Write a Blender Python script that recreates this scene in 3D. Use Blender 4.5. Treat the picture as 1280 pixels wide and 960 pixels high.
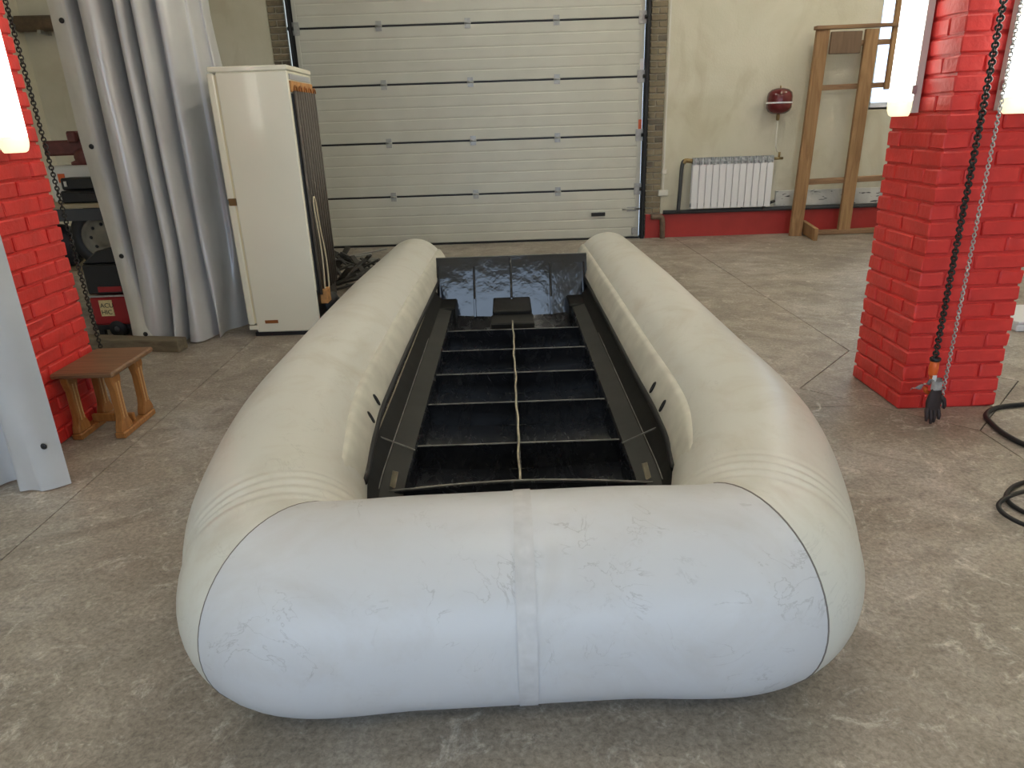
import bpy, bmesh, math, random
from mathutils import Vector, Matrix
random.seed(7)
for o in list(bpy.data.objects): bpy.data.objects.remove(o)
SC = bpy.context.scene
COL = SC.collection
# ------------------------------------------------------------------ camera
TH, RHO, FPX, CH = math.radians(20.7), 0.034, 873.0, 1.5
fw = Vector((0, math.cos(TH), -math.sin(TH))); r0 = Vector((1, 0, 0)); u0 = Vector((0, math.sin(TH), math.cos(TH)))
rr = r0*math.cos(RHO) - u0*math.sin(RHO); uu = u0*math.cos(RHO) + r0*math.sin(RHO)
cam = bpy.data.cameras.new('camera'); camo = bpy.data.objects.new('camera', cam); COL.objects.link(camo)
cam.sensor_width = 36; cam.lens = FPX/1280*36; cam.clip_start = .05
M = Matrix(((rr.x, uu.x, -fw.x, 0), (rr.y, uu.y, -fw.y, 0), (rr.z, uu.z, -fw.z, CH), (0, 0, 0, 1)))
camo.matrix_world = M
SC.camera = camo
# ------------------------------------------------------------------ world, exposure, daylight
W = bpy.data.worlds.new('overcast_sky'); SC.world = W; W.use_nodes = True
bg = W.node_tree.nodes['Background']; bg.inputs['Color'].default_value = (.60, .77, 1.0, 1); bg.inputs['Strength'].default_value = 2.3
SC.view_settings.view_transform = 'Standard'; SC.view_settings.look = 'None'
SC.view_settings.gamma = 1; SC.view_settings.use_curve_mapping = False
SC.view_settings.exposure = 0.5
SC.cycles.use_denoising = True
LAMP_W = 4.0       # pillar tubes
CEIL_W = 47.0      # ceiling tubes
# room: three open gates in the wall behind the camera and one window in the far wall let the daylight in
GATES = [(-4.9, -2.2, 0.0, 3.3), (-1.6, 1.1, 0.0, 3.3), (1.7, 4.4, 0.0, 3.3)]
WIN = (4.52, 5.95, 1.5, 3.1)
YB, YF, XL, XR, ZC = 9.22, -4.0, -5.6, 6.6, 4.4
def portal(name, loc, sx, sy, rot):
    l = bpy.data.lights.new(name, 'AREA'); l.shape = 'RECTANGLE'; l.size = sx; l.size_y = sy; l.cycles.is_portal = True
    o = bpy.data.objects.new(name, l); COL.objects.link(o); o.location = loc; o.rotation_euler = rot
for g in GATES:
    portal('daylight_gate', ((g[0]+g[1])/2, YF-.1, (g[2]+g[3])/2), g[1]-g[0], g[3]-g[2], (math.radians(90), 0, 0))
portal('daylight_window', ((WIN[0]+WIN[1])/2, YB+.3, (WIN[2]+WIN[3])/2), WIN[1]-WIN[0], WIN[3]-WIN[2], (math.radians(-90), 0, 0))

# ------------------------------------------------------------------ materials
def nmat(name):
    m = bpy.data.materials.new(name); m.use_nodes = True; nt = m.node_tree
    return m, nt, nt.nodes['Principled BSDF']
def plain(name, c, rough=.5, metal=0, spec=.5, noise=0, scale=20, bump=0, bscale=60, coat=0):
    m, nt, b = nmat(name); N, Lk = nt.nodes, nt.links
    b.inputs['Base Color'].default_value = (*c, 1); b.inputs['Roughness'].default_value = rough
    b.inputs['Metallic'].default_value = metal; b.inputs['Specular IOR Level'].default_value = spec; b.inputs['Coat Weight'].default_value = coat
    if noise or bump:
        tc = N.new('ShaderNodeTexCoord')
    if noise:
        n = N.new('ShaderNodeTexNoise'); n.inputs['Scale'].default_value = scale; n.inputs['Detail'].default_value = 6
        Lk.new(tc.outputs['Object'], n.inputs['Vector'])
        r = N.new('ShaderNodeValToRGB'); e = r.color_ramp.elements
        e[0].position = .3; e[1].position = .7
        e[0].color = (*[max(0, x*(1-noise)) for x in c], 1); e[1].color = (*[min(1, x*(1+noise*.6)) for x in c], 1)
        Lk.new(n.outputs['Fac'], r.inputs['Fac']); Lk.new(r.outputs['Color'], b.inputs['Base Color'])
    if bump:
        n2 = N.new('ShaderNodeTexNoise'); n2.inputs['Scale'].default_value = bscale; n2.inputs['Detail'].default_value = 5
        Lk.new(tc.outputs['Object'], n2.inputs['Vector'])
        bp = N.new('ShaderNodeBump'); bp.inputs['Strength'].default_value = bump; bp.inputs['Distance'].default_value = .01
        Lk.new(n2.outputs['Fac'], bp.inputs['Height']); Lk.new(bp.outputs['Normal'], b.inputs['Normal'])
    return m
def ramp(N, pts):
    r = N.new('ShaderNodeValToRGB'); e = r.color_ramp.elements
    e[0].position, e[0].color = pts[0][0], (*pts[0][1], 1); e[1].position, e[1].color = pts[-1][0], (*pts[-1][1], 1)
    for p, c in pts[1:-1]:
        k = e.new(p); k.color = (*c, 1)
    return r
def mixc(N, Lk, fac, a, b, mode='MIX'):
    mx = N.new('ShaderNodeMix'); mx.data_type = 'RGBA'; mx.blend_type = mode
    for s, v in ((0, fac), (6, a), (7, b)):
        if hasattr(v, 'links') or hasattr(v, 'is_linked'): Lk.new(v, mx.inputs[s])
        elif s == 0: mx.inputs[0].default_value = v
        else: mx.inputs[s].default_value = (*v, 1)
    return mx.outputs[2]
def tex(N, Lk, kind, scale, vec, detail=6, dist=0, rough=.55):
    n = N.new('ShaderNodeTexNoise'); n.inputs['Scale'].default_value = scale; n.inputs['Detail'].default_value = detail
    n.inputs['Distortion'].default_value = dist; n.inputs['Roughness'].default_value = rough
    Lk.new(vec, n.inputs['Vector']); return n.outputs['Fac']
def mapping(N, Lk, vec, sc=(1, 1, 1), rot=(0, 0, 0), loc=(0, 0, 0)):
    mp = N.new('ShaderNodeMapping'); mp.inputs['Scale'].default_value = sc; mp.inputs['Rotation'].default_value = rot; mp.inputs['Location'].default_value = loc
    Lk.new(vec, mp.inputs['Vector']); return mp.outputs['Vector']
def concrete(name, base, dark, light):
    m, nt, b = nmat(name); N, Lk = nt.nodes, nt.links
    v = N.new('ShaderNodeTexCoord').outputs['Object']
    big = tex(N, Lk, 0, 1.1, v, 8, 1.2, .62)
    c1 = ramp(N, [(.32, dark), (.5, base), (.68, light)]); Lk.new(big, c1.inputs['Fac'])
    st = tex(N, Lk, 0, 3.0, mapping(N, Lk, v, (.9, 1.25, 1), (0, 0, .5)), 10, 1.2, .72)
    f2 = ramp(N, [(.45, (0, 0, 0)), (.72, (1, 1, 1))]); Lk.new(st, f2.inputs['Fac'])
    c2 = mixc(N, Lk, f2.outputs['Color'], c1.outputs['Color'], tuple(x*.66 for x in base))
    sc_ = tex(N, Lk, 0, 7, v, 10, 1.1, .78)
    f3 = ramp(N, [(.54, (0, 0, 0)), (.68, (.75, .75, .75))]); Lk.new(sc_, f3.inputs['Fac'])
    c3 = mixc(N, Lk, f3.outputs['Color'], c2, tuple(min(1, x*1.55) for x in light))
    fine = tex(N, Lk, 0, 60, v, 6, .4, .75)
    f4 = ramp(N, [(.32, (.55, .55, .55)), (.68, (1.28, 1.28, 1.28))]); Lk.new(fine, f4.inputs['Fac'])
    c4 = mixc(N, Lk, 1.0, c3, f4.outputs['Color'], 'MULTIPLY')
    sp = tex(N, Lk, 0, 28, mapping(N, Lk, v, (1, 1, 1), loc=(7, 3, 0)), 3, .5)
    f5 = ramp(N, [(.70, (0, 0, 0)), (.76, (.7, .7, .7))]); Lk.new(sp, f5.inputs['Fac'])
    c5 = mixc(N, Lk, f5.outputs['Color'], c4, tuple(x*.35 for x in dark))
    Lk.new(c5, b.inputs['Base Color'])
    rf = ramp(N, [(.35, (.38, .38, .38)), (.65, (.55, .55, .55))]); Lk.new(st, rf.inputs['Fac']); Lk.new(rf.outputs['Color'], b.inputs['Roughness'])
    bp = N.new('ShaderNodeBump'); bp.inputs['Strength'].default_value = .18; bp.inputs['Distance'].default_value = .006
    Lk.new(sc_, bp.inputs['Height']); Lk.new(bp.outputs['Normal'], b.inputs['Normal'])
    return m
def plaster(name, base, alt, stain):
    m, nt, b = nmat(name); N, Lk = nt.nodes, nt.links
    v = N.new('ShaderNodeTexCoord').outputs['Object']
    a = tex(N, Lk, 0, .9, v, 7, .8, .6); r1 = ramp(N, [(.35, alt), (.62, base)]); Lk.new(a, r1.inputs['Fac'])
    s = tex(N, Lk, 0, 2.3, mapping(N, Lk, v, (1, 1, .6), loc=(3, 0, 1)), 6, 1.0); r2 = ramp(N, [(.52, (0, 0, 0)), (.75, (.6, .6, .6))]); Lk.new(s, r2.inputs['Fac'])
    Lk.new(mixc(N, Lk, r2.outputs['Color'], r1.outputs['Color'], stain), b.inputs['Base Color'])
    b.inputs['Roughness'].default_value = .75
    bp = N.new('ShaderNodeBump'); bp.inputs['Strength'].default_value = .3; bp.inputs['Distance'].default_value = .01
    Lk.new(tex(N, Lk, 0, 45, v, 8), bp.inputs['Height']); Lk.new(bp.outputs['Normal'], b.inputs['Normal'])
    return m
def pvc(name, base, scuff_amt, stain):
    m, nt, b = nmat(name); N, Lk = nt.nodes, nt.links
    v = N.new('ShaderNodeTexCoord').outputs['Object']
    # broad dirt
    a = tex(N, Lk, 0, 2.2, v, 8, 1.5, .65); r1 = ramp(N, [(.48, (0, 0, 0)), (.75, (.75, .75, .75))]); Lk.new(a, r1.inputs['Fac'])
    c = mixc(N, Lk, r1.outputs['Color'], base, stain)
    # thin scuff lines : band of a warped noise, masked by another noise
    w = tex(N, Lk, 0, 4.2, mapping(N, Lk, v, (1, 1, 1.5), (.4, .2, .5)), 7, 2.2, .55)
    band = ramp(N, [(.488, (0, 0, 0)), (.5, (1, 1, 1)), (.512, (0, 0, 0))]); Lk.new(w, band.inputs['Fac'])
    k = tex(N, Lk, 0, 5.5, mapping(N, Lk, v, (1, 1, 1), loc=(2, 5, 1)), 4, .6); rk = ramp(N, [(.5, (0, 0, 0)), (.62, (1, 1, 1))]); Lk.new(k, rk.inputs['Fac'])
    mu = mixc(N, Lk, 1.0, band.outputs['Color'], rk.outputs['Color'], 'MULTIPLY')
    mu2 = mixc(N, Lk, 1.0, mu, (scuff_amt,)*3, 'MULTIPLY')
    c = mixc(N, Lk, mu2, c, (.14, .13, .12))
    # smudges
    s = tex(N, Lk, 0, 11, v, 8, 2.5, .7); rs = ramp(N, [(.6, (0, 0, 0)), (.72, (scuff_amt*.45,)*3)]); Lk.new(s, rs.inputs['Fac'])
    c = mixc(N, Lk, rs.outputs['Color'], c, (.28, .25, .22))
    Lk.new(c, b.inputs['Base Color'])
    b.inputs['Roughness'].default_value = .36; b.inputs['Specular IOR Level'].default_value = .5
    bp = N.new('ShaderNodeBump'); bp.inputs['Strength'].default_value = .05; bp.inputs['Distance'].default_value = .01
    Lk.new(tex(N, Lk, 0, 6, v, 4), bp.inputs['Height']); Lk.new(bp.outputs['Normal'], b.inputs['Normal'])
    return m
def wood(name, c1, c2, axis=2, scale=1.0, rough=.55):
    m, nt, b = nmat(name); N, Lk = nt.nodes, nt.links
    v = N.new('ShaderNodeTexCoord').outputs['Object']
    s = [9*scale]*3; s[axis] = .8*scale
    a = tex(N, Lk, 0, 3, mapping(N, Lk, v, tuple(s)), 7, 1.2, .6)
    r = ramp(N, [(.3, c1), (.7, c2)]); Lk.new(a, r.inputs['Fac']); Lk.new(r.outputs['Color'], b.inputs['Base Color'])
    b.inputs['Roughness'].default_value = rough
    bp = N.new('ShaderNodeBump'); bp.inputs['Strength'].default_value = .25; bp.inputs['Distance'].default_value = .004
    Lk.new(a, bp.inputs['Height']); Lk.new(bp.outputs['Normal'], b.inputs['Normal'])
    return m
def emit(name, c, s):
    m, nt, b = nmat(name); b.inputs['Base Color'].default_value = (.85, .85, .82, 1)
    b.inputs['Emission Color'].default_value = (*c, 1); b.inputs['Emission Strength'].default_value = s
    b.inputs['Roughness'].default_value = .4
    return m
def blackhull(name):
    m, nt, b = nmat(name); N, Lk = nt.nodes, nt.links
    v = N.new('ShaderNodeTexCoord').outputs['Object']
    s = tex(N, Lk, 0, 5, mapping(N, Lk, v, (1.5, .5, 1)), 8, 2, .7); r = ramp(N, [(.62, (.008, .009, .012)), (.8, (.05, .05, .05))]); Lk.new(s, r.inputs['Fac'])
    Lk.new(r.outputs['Color'], b.inputs['Base Color'])
    rf = ramp(N, [(.3, (.14, .14, .14)), (.7, (.34, .34, .34))]); Lk.new(s, rf.inputs['Fac']); Lk.new(rf.outputs['Color'], b.inputs['Roughness'])
    b.inputs['Specular IOR Level'].default_value = .6
    bp = N.new('ShaderNodeBump'); bp.inputs['Strength'].default_value = .35; bp.inputs['Distance'].default_value = .02
    Lk.new(tex(N, Lk, 0, 3.2, v, 2), bp.inputs['Height']); Lk.new(bp.outputs['Normal'], b.inputs['Normal'])
    return m
M_ = {
 'concrete': concrete('concrete', (.35, .305, .25), (.235, .20, .16), (.45, .42, .375)),
 'joint': plain('joint', (.05, .045, .04), .9),
 'plaster': plaster('plaster', (.68, .65, .53), (.60, .57, .44), (.47, .42, .29)),
 'ceiling': plain('ceiling', (.62, .60, .52), .8, noise=.1, scale=2),
 'redpaint': plain('red_paint', (.68, .040, .034), .42, noise=.16, scale=6, bump=.35, bscale=35),
 'redplinth': plain('red_plinth', (.42, .035, .03), .5, noise=.12, scale=5, bump=.2, bscale=25),
 'mortar': plain('mortar', (.60, .54, .42), .85, noise=.15, scale=30),
 'pvc_bow': pvc('pvc_bow', (.58, .59, .61), .34, (.51, .50, .49)),  # off-white like the sides, with the cool daylight tint put into the colour
 'pvc_side': pvc('pvc_side', (.63, .625, .565), .16, (.50, .46, .37)),
 'pvc_flap': plain('pvc_flap', (.60, .585, .50), .42, noise=.15, scale=9),
 'seam': plain('seam_glue', (.17, .15, .13), .6),
 'seam_pale': plain('seam_pale', (.565, .565, .575), .45, noise=.1, scale=30),
 'hull': blackhull('black_plastic'),
 'hull_dusty': plain('black_plastic_dusty', (.010, .010, .009), .5, spec=.22, noise=.5, scale=9, bump=.1, bscale=12),
 'ledge': plain('ledge_plastic', (.026, .026, .023), .55, spec=.3, noise=.35, scale=5, bump=.1, bscale=12),
 'edge': plain('cut_edge', (.22, .21, .19), .5, noise=.5, scale=14),
 'transom': plain('transom_plastic', (.010, .011, .016), .10, spec=.85, bump=.6, bscale=3.4),
 'weld': plain('weld_bead', (.42, .37, .27), .6, noise=.35, scale=25),
 'rubber': plain('black_rubber', (.012, .012, .013), .5, spec=.4),
 'doorpanel': plain('door_panel', (.60, .60, .53), .38, noise=.05, scale=3, bump=.12, bscale=160),
 'black': plain('black_metal', (.015, .015, .016), .4, metal=.2),
 'galv': plain('galvanised', (.42, .42, .40), .4, metal=.75, noise=.2, scale=30),
 'steel': plain('steel', (.55, .55, .53), .3, metal=.9),
 'chain_dark': plain('chain_dark', (.05, .048, .045), .35, metal=.8, noise=.4, scale=60),
 'enamel': plain('fridge_enamel', (.86, .84, .69), .22, noise=.03, scale=2, coat=.3),
 'enamel_old': plain('fridge_trim', (.70, .64, .42), .4),
 'condenser': plain('condenser', (.10, .085, .07), .5, noise=.2, scale=20),
 'copper': plain('copper', (.42, .16, .05), .35, metal=.7),
 'foam': plain('orange_foam', (.55, .28, .10), .8, noise=.25, scale=25),
 'cord': plain('cream_cord', (.62, .52, .36), .6),
 'tarp': plain('silver_tarp', (.54, .545, .55), .28, metal=.15, noise=.08, scale=3, bump=.1, bscale=5),
 'hem': plain('tarp_hem', (.56, .55, .50), .38, metal=.1, noise=.08, scale=4),
 'pine': wood('orange_pine', (.25, .095, .022), (.43, .19, .055), 2, 1.2, .3),
 'mould': plain('pale_moulding', (.58, .36, .17), .3),  # lines paler than the leg wood
 'seatwood': wood('worn_seat', (.14, .07, .035), (.27, .15, .075), 0, 1.0, .45),
 'greybeam': wood('weathered_beam', (.11, .09, .06), (.21, .17, .11), 0, .8, .8),
 'timber': wood('brown_timber', (.20, .105, .042), (.40, .235, .11), 2, .6, .7),
 'timber_x': wood('brown_timber_rail', (.17, .09, .045), (.36, .22, .12), 0, .6, .7),
 'darkboard': wood('dark_board', (.12, .075, .045), (.20, .125, .075), 2, .6, .7),
 'white': plain('white_enamel', (.78, .78, .80), .35),
 'greygrille': plain('grille', (.40, .42, .44), .5),
 'tank': plain('tank_red', (.12, .010, .013), .22, coat=.3),
 'pipe': plain('pipe_insulation', (.055, .057, .06), .6),
 'brownpipe': plain('brown_pipe', (.17, .115, .075), .55, noise=.3, scale=15),
 'brass': plain('brass', (.30, .22, .10), .35, metal=.8),
 'plasticwhite': plain('white_plastic', (.72, .70, .62), .45),
 'orange': plain('orange_paint', (.75, .13, .02), .45),
 'cloth_grey': plain('glove_cloth', (.40, .38, .37), .9, noise=.3, scale=50),
 'cloth_dark': plain('glove_rubber', (.035, .022, .022), .65),
 'genred': plain('machine_red', (.30, .012, .016), .35),
 'paper': plain('paper', (.66, .55, .28), .7, noise=.15, scale=30),
 'visered': plain('vise_red', (.14, .035, .03), .5, noise=.3, scale=20),
 'rim': plain('wheel_rim', (.20, .18, .13), .55, noise=.2, scale=15),
 'shelfwood': wood('shelf_board', (.30, .24, .14), (.46, .38, .24), 0, .6, .7),
 'sack': plain('sack', (.025, .026, .03), .6, noise=.3, scale=10),
 'scrap': plain('scrap_metal', (.06, .058, .055), .5, metal=.3, noise=.4, scale=12),
 'lamp_body': plain('lamp_body', (.60, .60, .56), .45),
 'lamp': emit('lamp_diffuser', (1, .97, .86), LAMP_W),
 'lampcap': emit('lamp_end', (1, .9, .55), .75),
 'clamp': emit('ceiling_tube', (1, .955, .83), CEIL_W),
 'glass': plain('glass', (.9, .95, 1), .02),
 'ground': plain('yard', (.32, .31, .29), .9, noise=.2, scale=2),
 'signorange': plain('sticker_orange', (.75, .16, .06), .5),
 'brick1': plain('tan_brick_a', (.25, .205, .13), .85, noise=.25, scale=25),
 'brick2': plain('tan_brick_b', (.215, .175, .112), .85, noise=.25, scale=25),
 'brick3': plain('tan_brick_c', (.14, .118, .085), .85, noise=.25, scale=25),
}
_g = M_['glass'].node_tree.nodes['Principled BSDF']; _g.inputs['Transmission Weight'].default_value = 1; _g.inputs['IOR'].default_value = 1.05
def foil():
    m, nt, b = nmat('printed_board'); N, Lk = nt.nodes, nt.links
    v = N.new('ShaderNodeTexCoord').outputs['Object']
    a = tex(N, Lk, 0, 3, v, 6, 1); r = ramp(N, [(.35, (.40, .41, .40)), (.65, (.66, .66, .62))]); Lk.new(a, r.inputs['Fac'])
    p = tex(N, Lk, 0, 6, mapping(N, Lk, v, (1.0, 1, 3.5)), 2, .3); f = ramp(N, [(.62, (0, 0, 0)), (.66, (1, 1, 1))]); Lk.new(p, f.inputs['Fac'])
    Lk.new(mixc(N, Lk, f.outputs['Color'], r.outputs['Color'], (.05, .05, .055)), b.inputs['Base Color']); b.inputs['Roughness'].default_value = .35
    return m
M_['foil'] = foil()

# ------------------------------------------------------------------ mesh helpers
class MB:
    def __init__(s): s.v, s.f, s.smooth = [], [], []
    def add(s, vs, fs, smooth=False):
        o = len(s.v); s.v += [Vector(x) for x in vs]; s.f += [tuple(i+o for i in q) for q in fs]; s.smooth += [smooth]*len(fs); return s
    def box(s, x0, x1, y0, y1, z0, z1):
        return s.add([(x0,y0,z0),(x1,y0,z0),(x1,y1,z0),(x0,y1,z0),(x0,y0,z1),(x1,y0,z1),(x1,y1,z1),(x0,y1,z1)],
                     [(3,2,1,0),(4,5,6,7),(0,1,5,4),(1,2,6,5),(2,3,7,6),(3,0,4,7)])
    def bar(s, a, b, w, h, up=(0,0,1)):
        a, b = Vector(a), Vector(b); t = (b-a).normalized(); x = t.cross(Vector(up))
        if x.length < 1e-4: x = t.cross(Vector((1,0,0)))
        x.normalize(); y = x.cross(t).normalized(); x *= w/2; y *= h/2
        return s.add([a-x-y,a+x-y,a+x+y,a-x+y,b-x-y,b+x-y,b+x+y,b-x+y],
                     [(3,2,1,0),(4,5,6,7),(0,1,5,4),(1,2,6,5),(2,3,7,6),(3,0,4,7)])
    def prism(s, poly, axis, a, b):
        n = len(poly)
        def P(p, t):
            return {'x': (t, p[0], p[1]), 'y': (p[0], t, p[1]), 'z': (p[0], p[1], t)}[axis]
        vs = [P(p, a) for p in poly] + [P(p, b) for p in poly]
        fs = [tuple(range(n-1, -1, -1)), tuple(range(n, 2*n))] + [(i, (i+1) % n, n+(i+1) % n, n+i) for i in range(n)]
        return s.add(vs, fs)
    def sweep(s, pts, r, n=8, closed=False, smooth=True, cap=True):
        pts = [Vector(p) for p in pts]; m = len(pts); rs = r if isinstance(r, (list, tuple)) else [r]*m
        vs, fs = [], []; prev = None
        for i in range(m):
            if closed: t = pts[(i+1) % m]-pts[i-1]
            else: t = pts[min(i+1, m-1)]-pts[max(i-1, 0)]
            t.normalize()
            if prev is None:
                x = t.cross(Vector((0,0,1)));
                if x.length < .05: x = t.cross(Vector((1,0,0)))
            else: x = prev - t*prev.dot(t)
            x.normalize(); prev = x; y = t.cross(x)
            for k in range(n):
                a = 2*math.pi*k/n; vs.append(pts[i]+(x*math.cos(a)+y*math.sin(a))*rs[i])
        for i in range(m if closed else m-1):
            j = (i+1) % m
            for k in range(n): fs.append((i*n+k, i*n+(k+1) % n, j*n+(k+1) % n, j*n+k))
        if cap and not closed: fs += [tuple(range(n-1, -1, -1)), tuple((m-1)*n+k for k in range(n))]
        return s.add(vs, fs, smooth)
    def lathe(s, prof, c=(0,0,0), n=24, axis='z', smooth=True, cap=True):
        vs, fs = [], []; m = len(prof)
        for r, h in prof:
            for k in range(n):
                a = 2*math.pi*k/n; p = (r*math.cos(a), r*math.sin(a), h)
                if axis == 'y': p = (p[0], p[2], p[1])
                if axis == 'x': p = (p[2], p[0], p[1])
                vs.append(Vector(c)+Vector(p))
        for i in range(m-1):
            for k in range(n): fs.append((i*n+k, i*n+(k+1) % n, (i+1)*n+(k+1) % n, (i+1)*n+k))
        if cap: fs += [tuple(range(n-1, -1, -1)), tuple((m-1)*n+k for k in range(n))]
        return s.add(vs, fs, smooth)
    def grid(s, fn, nu, nv, smooth=True, closev=False):
        vs = [fn(i/(nu-1), j/(nv if closev else nv-1)) for i in range(nu) for j in range(nv)]
        fs = [(i*nv+j, (i+1)*nv+j, (i+1)*nv+(j+1) % nv, i*nv+(j+1) % nv) for i in range(nu-1) for j in range(nv if closev else nv-1)]
        return s.add(vs, fs, smooth)
    def mesh(s, name, mat, off=(0,0,0), bevel=0):
        off = Vector(off); me = bpy.data.meshes.new(name)
        me.from_pydata([tuple(p-off) for p in s.v], [], s.f); me.update()
        bm = bmesh.new(); bm.from_mesh(me); bmesh.ops.recalc_face_normals(bm, faces=bm.faces)
        if bevel: bmesh.ops.bevel(bm, geom=bm.edges, offset=bevel, segments=1, affect='EDGES', clamp_overlap=True)
        bm.to_mesh(me); bm.free()
        if not bevel: me.polygons.foreach_set('use_smooth', s.smooth)
        if mat is not None: me.materials.append(M_[mat] if isinstance(mat, str) else mat)
        return me
def link(name, data, parent=None, loc=(0,0,0)):
    o = bpy.data.objects.new(name, data); COL.objects.link(o); o.location = loc
    if parent is not None: o.parent = parent
    return o
def thing(name, label, cat, loc=(0,0,0), group=None, kind=None):
    o = link(name, None, None, loc); o.empty_display_size = .1
    if label: o['label'] = label
    if cat: o['category'] = cat
    if group: o['group'] = group
    if kind: o['kind'] = kind
    return o
def base(root):
    p = Vector((0,0,0))
    while root is not None: p += root.location; root = root.parent
    return p
def part(root, name, mb, mat, bevel=0, label=None):
    o = link(name, mb.mesh(name, mat, base(root), bevel), root)
    if label: o['label'] = label
    return o
def solo(name, mb, mat, label=None, cat=None, loc=(0,0,0), bevel=0, group=None, kind=None):
    o = link(name, mb.mesh(name, mat, loc, bevel), None, loc)
    for k, v in (('label', label), ('category', cat), ('group', group), ('kind', kind)):
        if v: o[k] = v
    return o
def spline(P, n=8):
    P = [Vector(p) for p in P]; P = [2*P[0]-P[1]]+P+[2*P[-1]-P[-2]]; out = []
    for i in range(1, len(P)-2):
        a, b, c, d = P[i-1:i+3]
        for k in range(n):
            t = k/n; out.append(.5*(2*b+(c-a)*t+(2*a-5*b+4*c-d)*t*t+(3*b-a-3*c+d)*t**3))
    out.append(P[-2]); return out

# ================================================================== the setting
def inset(poly, d):
    n = len(poly); out = []
    for i in range(n):
        p0, p1, p2 = Vector(poly[i-1]), Vector(poly[i]), Vector(poly[(i+1) % n])
        e1, e2 = (p1-p0).normalized(), (p2-p1).normalized()
        n1, n2 = Vector((-e1.y, e1.x)), Vector((-e2.y, e2.x)); b = (n1+n2)
        b = b/(1+n1.dot(n2)); out.append(p1+b*d)
    return [(p.x, p.y) for p in out]
floor = solo('floor', MB().box(XL-.3, XR+.3, YF-.1, YB+.3, -.3, -.012), 'joint', 'grey brown stained concrete slab floor', 'floor', kind='structure')
slabs = [
 [(-1.96, -4), (2.27, -4), (2.29, 3.1), (1.935, 3.46), (-1.96, 3.46)],
 [(-1.96, 3.46), (1.935, 3.46), (1.66, 3.74), (2.24, 4.38), (2.17, 9.22), (-1.96, 9.22)],
 [(2.29, 3.1), (2.92, 3.74), (2.24, 4.38), (1.66, 3.74)],
 [(2.27, -4), (6.6, -4), (6.6, 9.22), (2.17, 9.22), (2.24, 4.38), (2.92, 3.74), (2.29, 3.1)],
 [(-5.6, -4), (-1.96, -4), (-1.96, 4.97), (-5.6, 4.97)],
 [(-5.6, 4.97), (-1.96, 4.97), (-1.96, 9.22), (-5.6, 9.22)]]
for p in slabs: part(floor, 'slab', MB().prism(inset(p, .0028), 'z', -.013, 0), 'concrete')
# far wall with door and window openings
DX0, DX1, DZ = -2.46, 1.74, 3.22
wb = MB()
wb.box(XL-.3, DX0-.26, YB, YB+.3, 0, ZC); wb.box(DX1+.25, WIN[0], YB, YB+.3, 0, ZC)
wb.box(DX0-.26, DX1+.25, YB, YB+.3, DZ, ZC)
wb.box(WIN[0], WIN[1], YB, YB+.3, 0, WIN[2]); wb.box(WIN[0], WIN[1], YB, YB+.3, WIN[3], ZC); wb.box(WIN[1], XR+.3, YB, YB+.3, 0, ZC)
solo('wall_back', wb, 'plaster', 'stained cream plaster wall around the sectional garage door', 'wall', kind='structure')
solo('wall_left', MB().box(XL-.3, XL, YF, YB, 0, ZC), 'plaster', 'plaster side wall behind the storage rack', 'wall', kind='structure')
solo('wall_right', MB().box(XR, XR+.3, YF, YB, 0, ZC), 'plaster', 'plaster side wall opposite the storage rack', 'wall', kind='structure')
wf = MB(); xs = [XL-.3] + [x for g in GATES for x in g[:2]] + [XR+.3]
for a, b in ((xs[0], xs[1]), (xs[2], xs[3]), (xs[4], xs[5]), (xs[6], xs[7])): wf.box(a, b, YF-.3, YF, 0, ZC)
for g in GATES: wf.box(g[0], g[1], YF-.3, YF, g[3], ZC)
solo('wall_front', wf, 'plaster', 'plaster wall with three open gateways to the yard', 'wall', kind='structure')
solo('ceiling', MB().box(XL-.3, XR+.3, YF-.3, YB+.3, ZC, ZC+.2), 'ceiling', 'pale flat workshop ceiling', 'ceiling', kind='structure')
solo('yard_ground', MB().box(-30, 30, -40, YF-.3, -.35, -.012), 'ground', 'grey yard ground outside the open gateways', 'ground', kind='structure')
bb = MB(); bb.box(DX1+.06, XR, YB-.018, YB, 0, .30)
solo('baseboard_back', bb, 'redplinth', 'red painted plinth band under the radiator', 'baseboard', kind='structure')
# window
w1 = thing('window_1', 'bright window with a white frame above the leaning timber frame', 'window', (WIN[0], YB+.1, WIN[2]), kind='structure')
fr = MB(); x0, x1, z0, z1 = WIN
for b in ((x0, x1, z0, z0+.06), (x0, x1, z1-.06, z1), (x0, x0+.06, z0, z1), (x1-.06, x1, z0, z1), ((x0+x1)/2-.03, (x0+x1)/2+.03, z0, z1)):
    fr.box(b[0], b[1], YB+.1, YB+.16, b[2], b[3])
part(w1, 'window_frame', fr, 'white'); part(w1, 'sill', MB().box(x0, x1, YB+.0, YB+.1, z0-.02, z0+.004), 'white')
for a, b in ((x0+.06, (x0+x1)/2-.03), ((x0+x1)/2+.03, x1-.06)): part(w1, 'pane', MB().box(a, b, YB+.125, YB+.13, z0+.06, z1-.06), 'glass')
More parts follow.
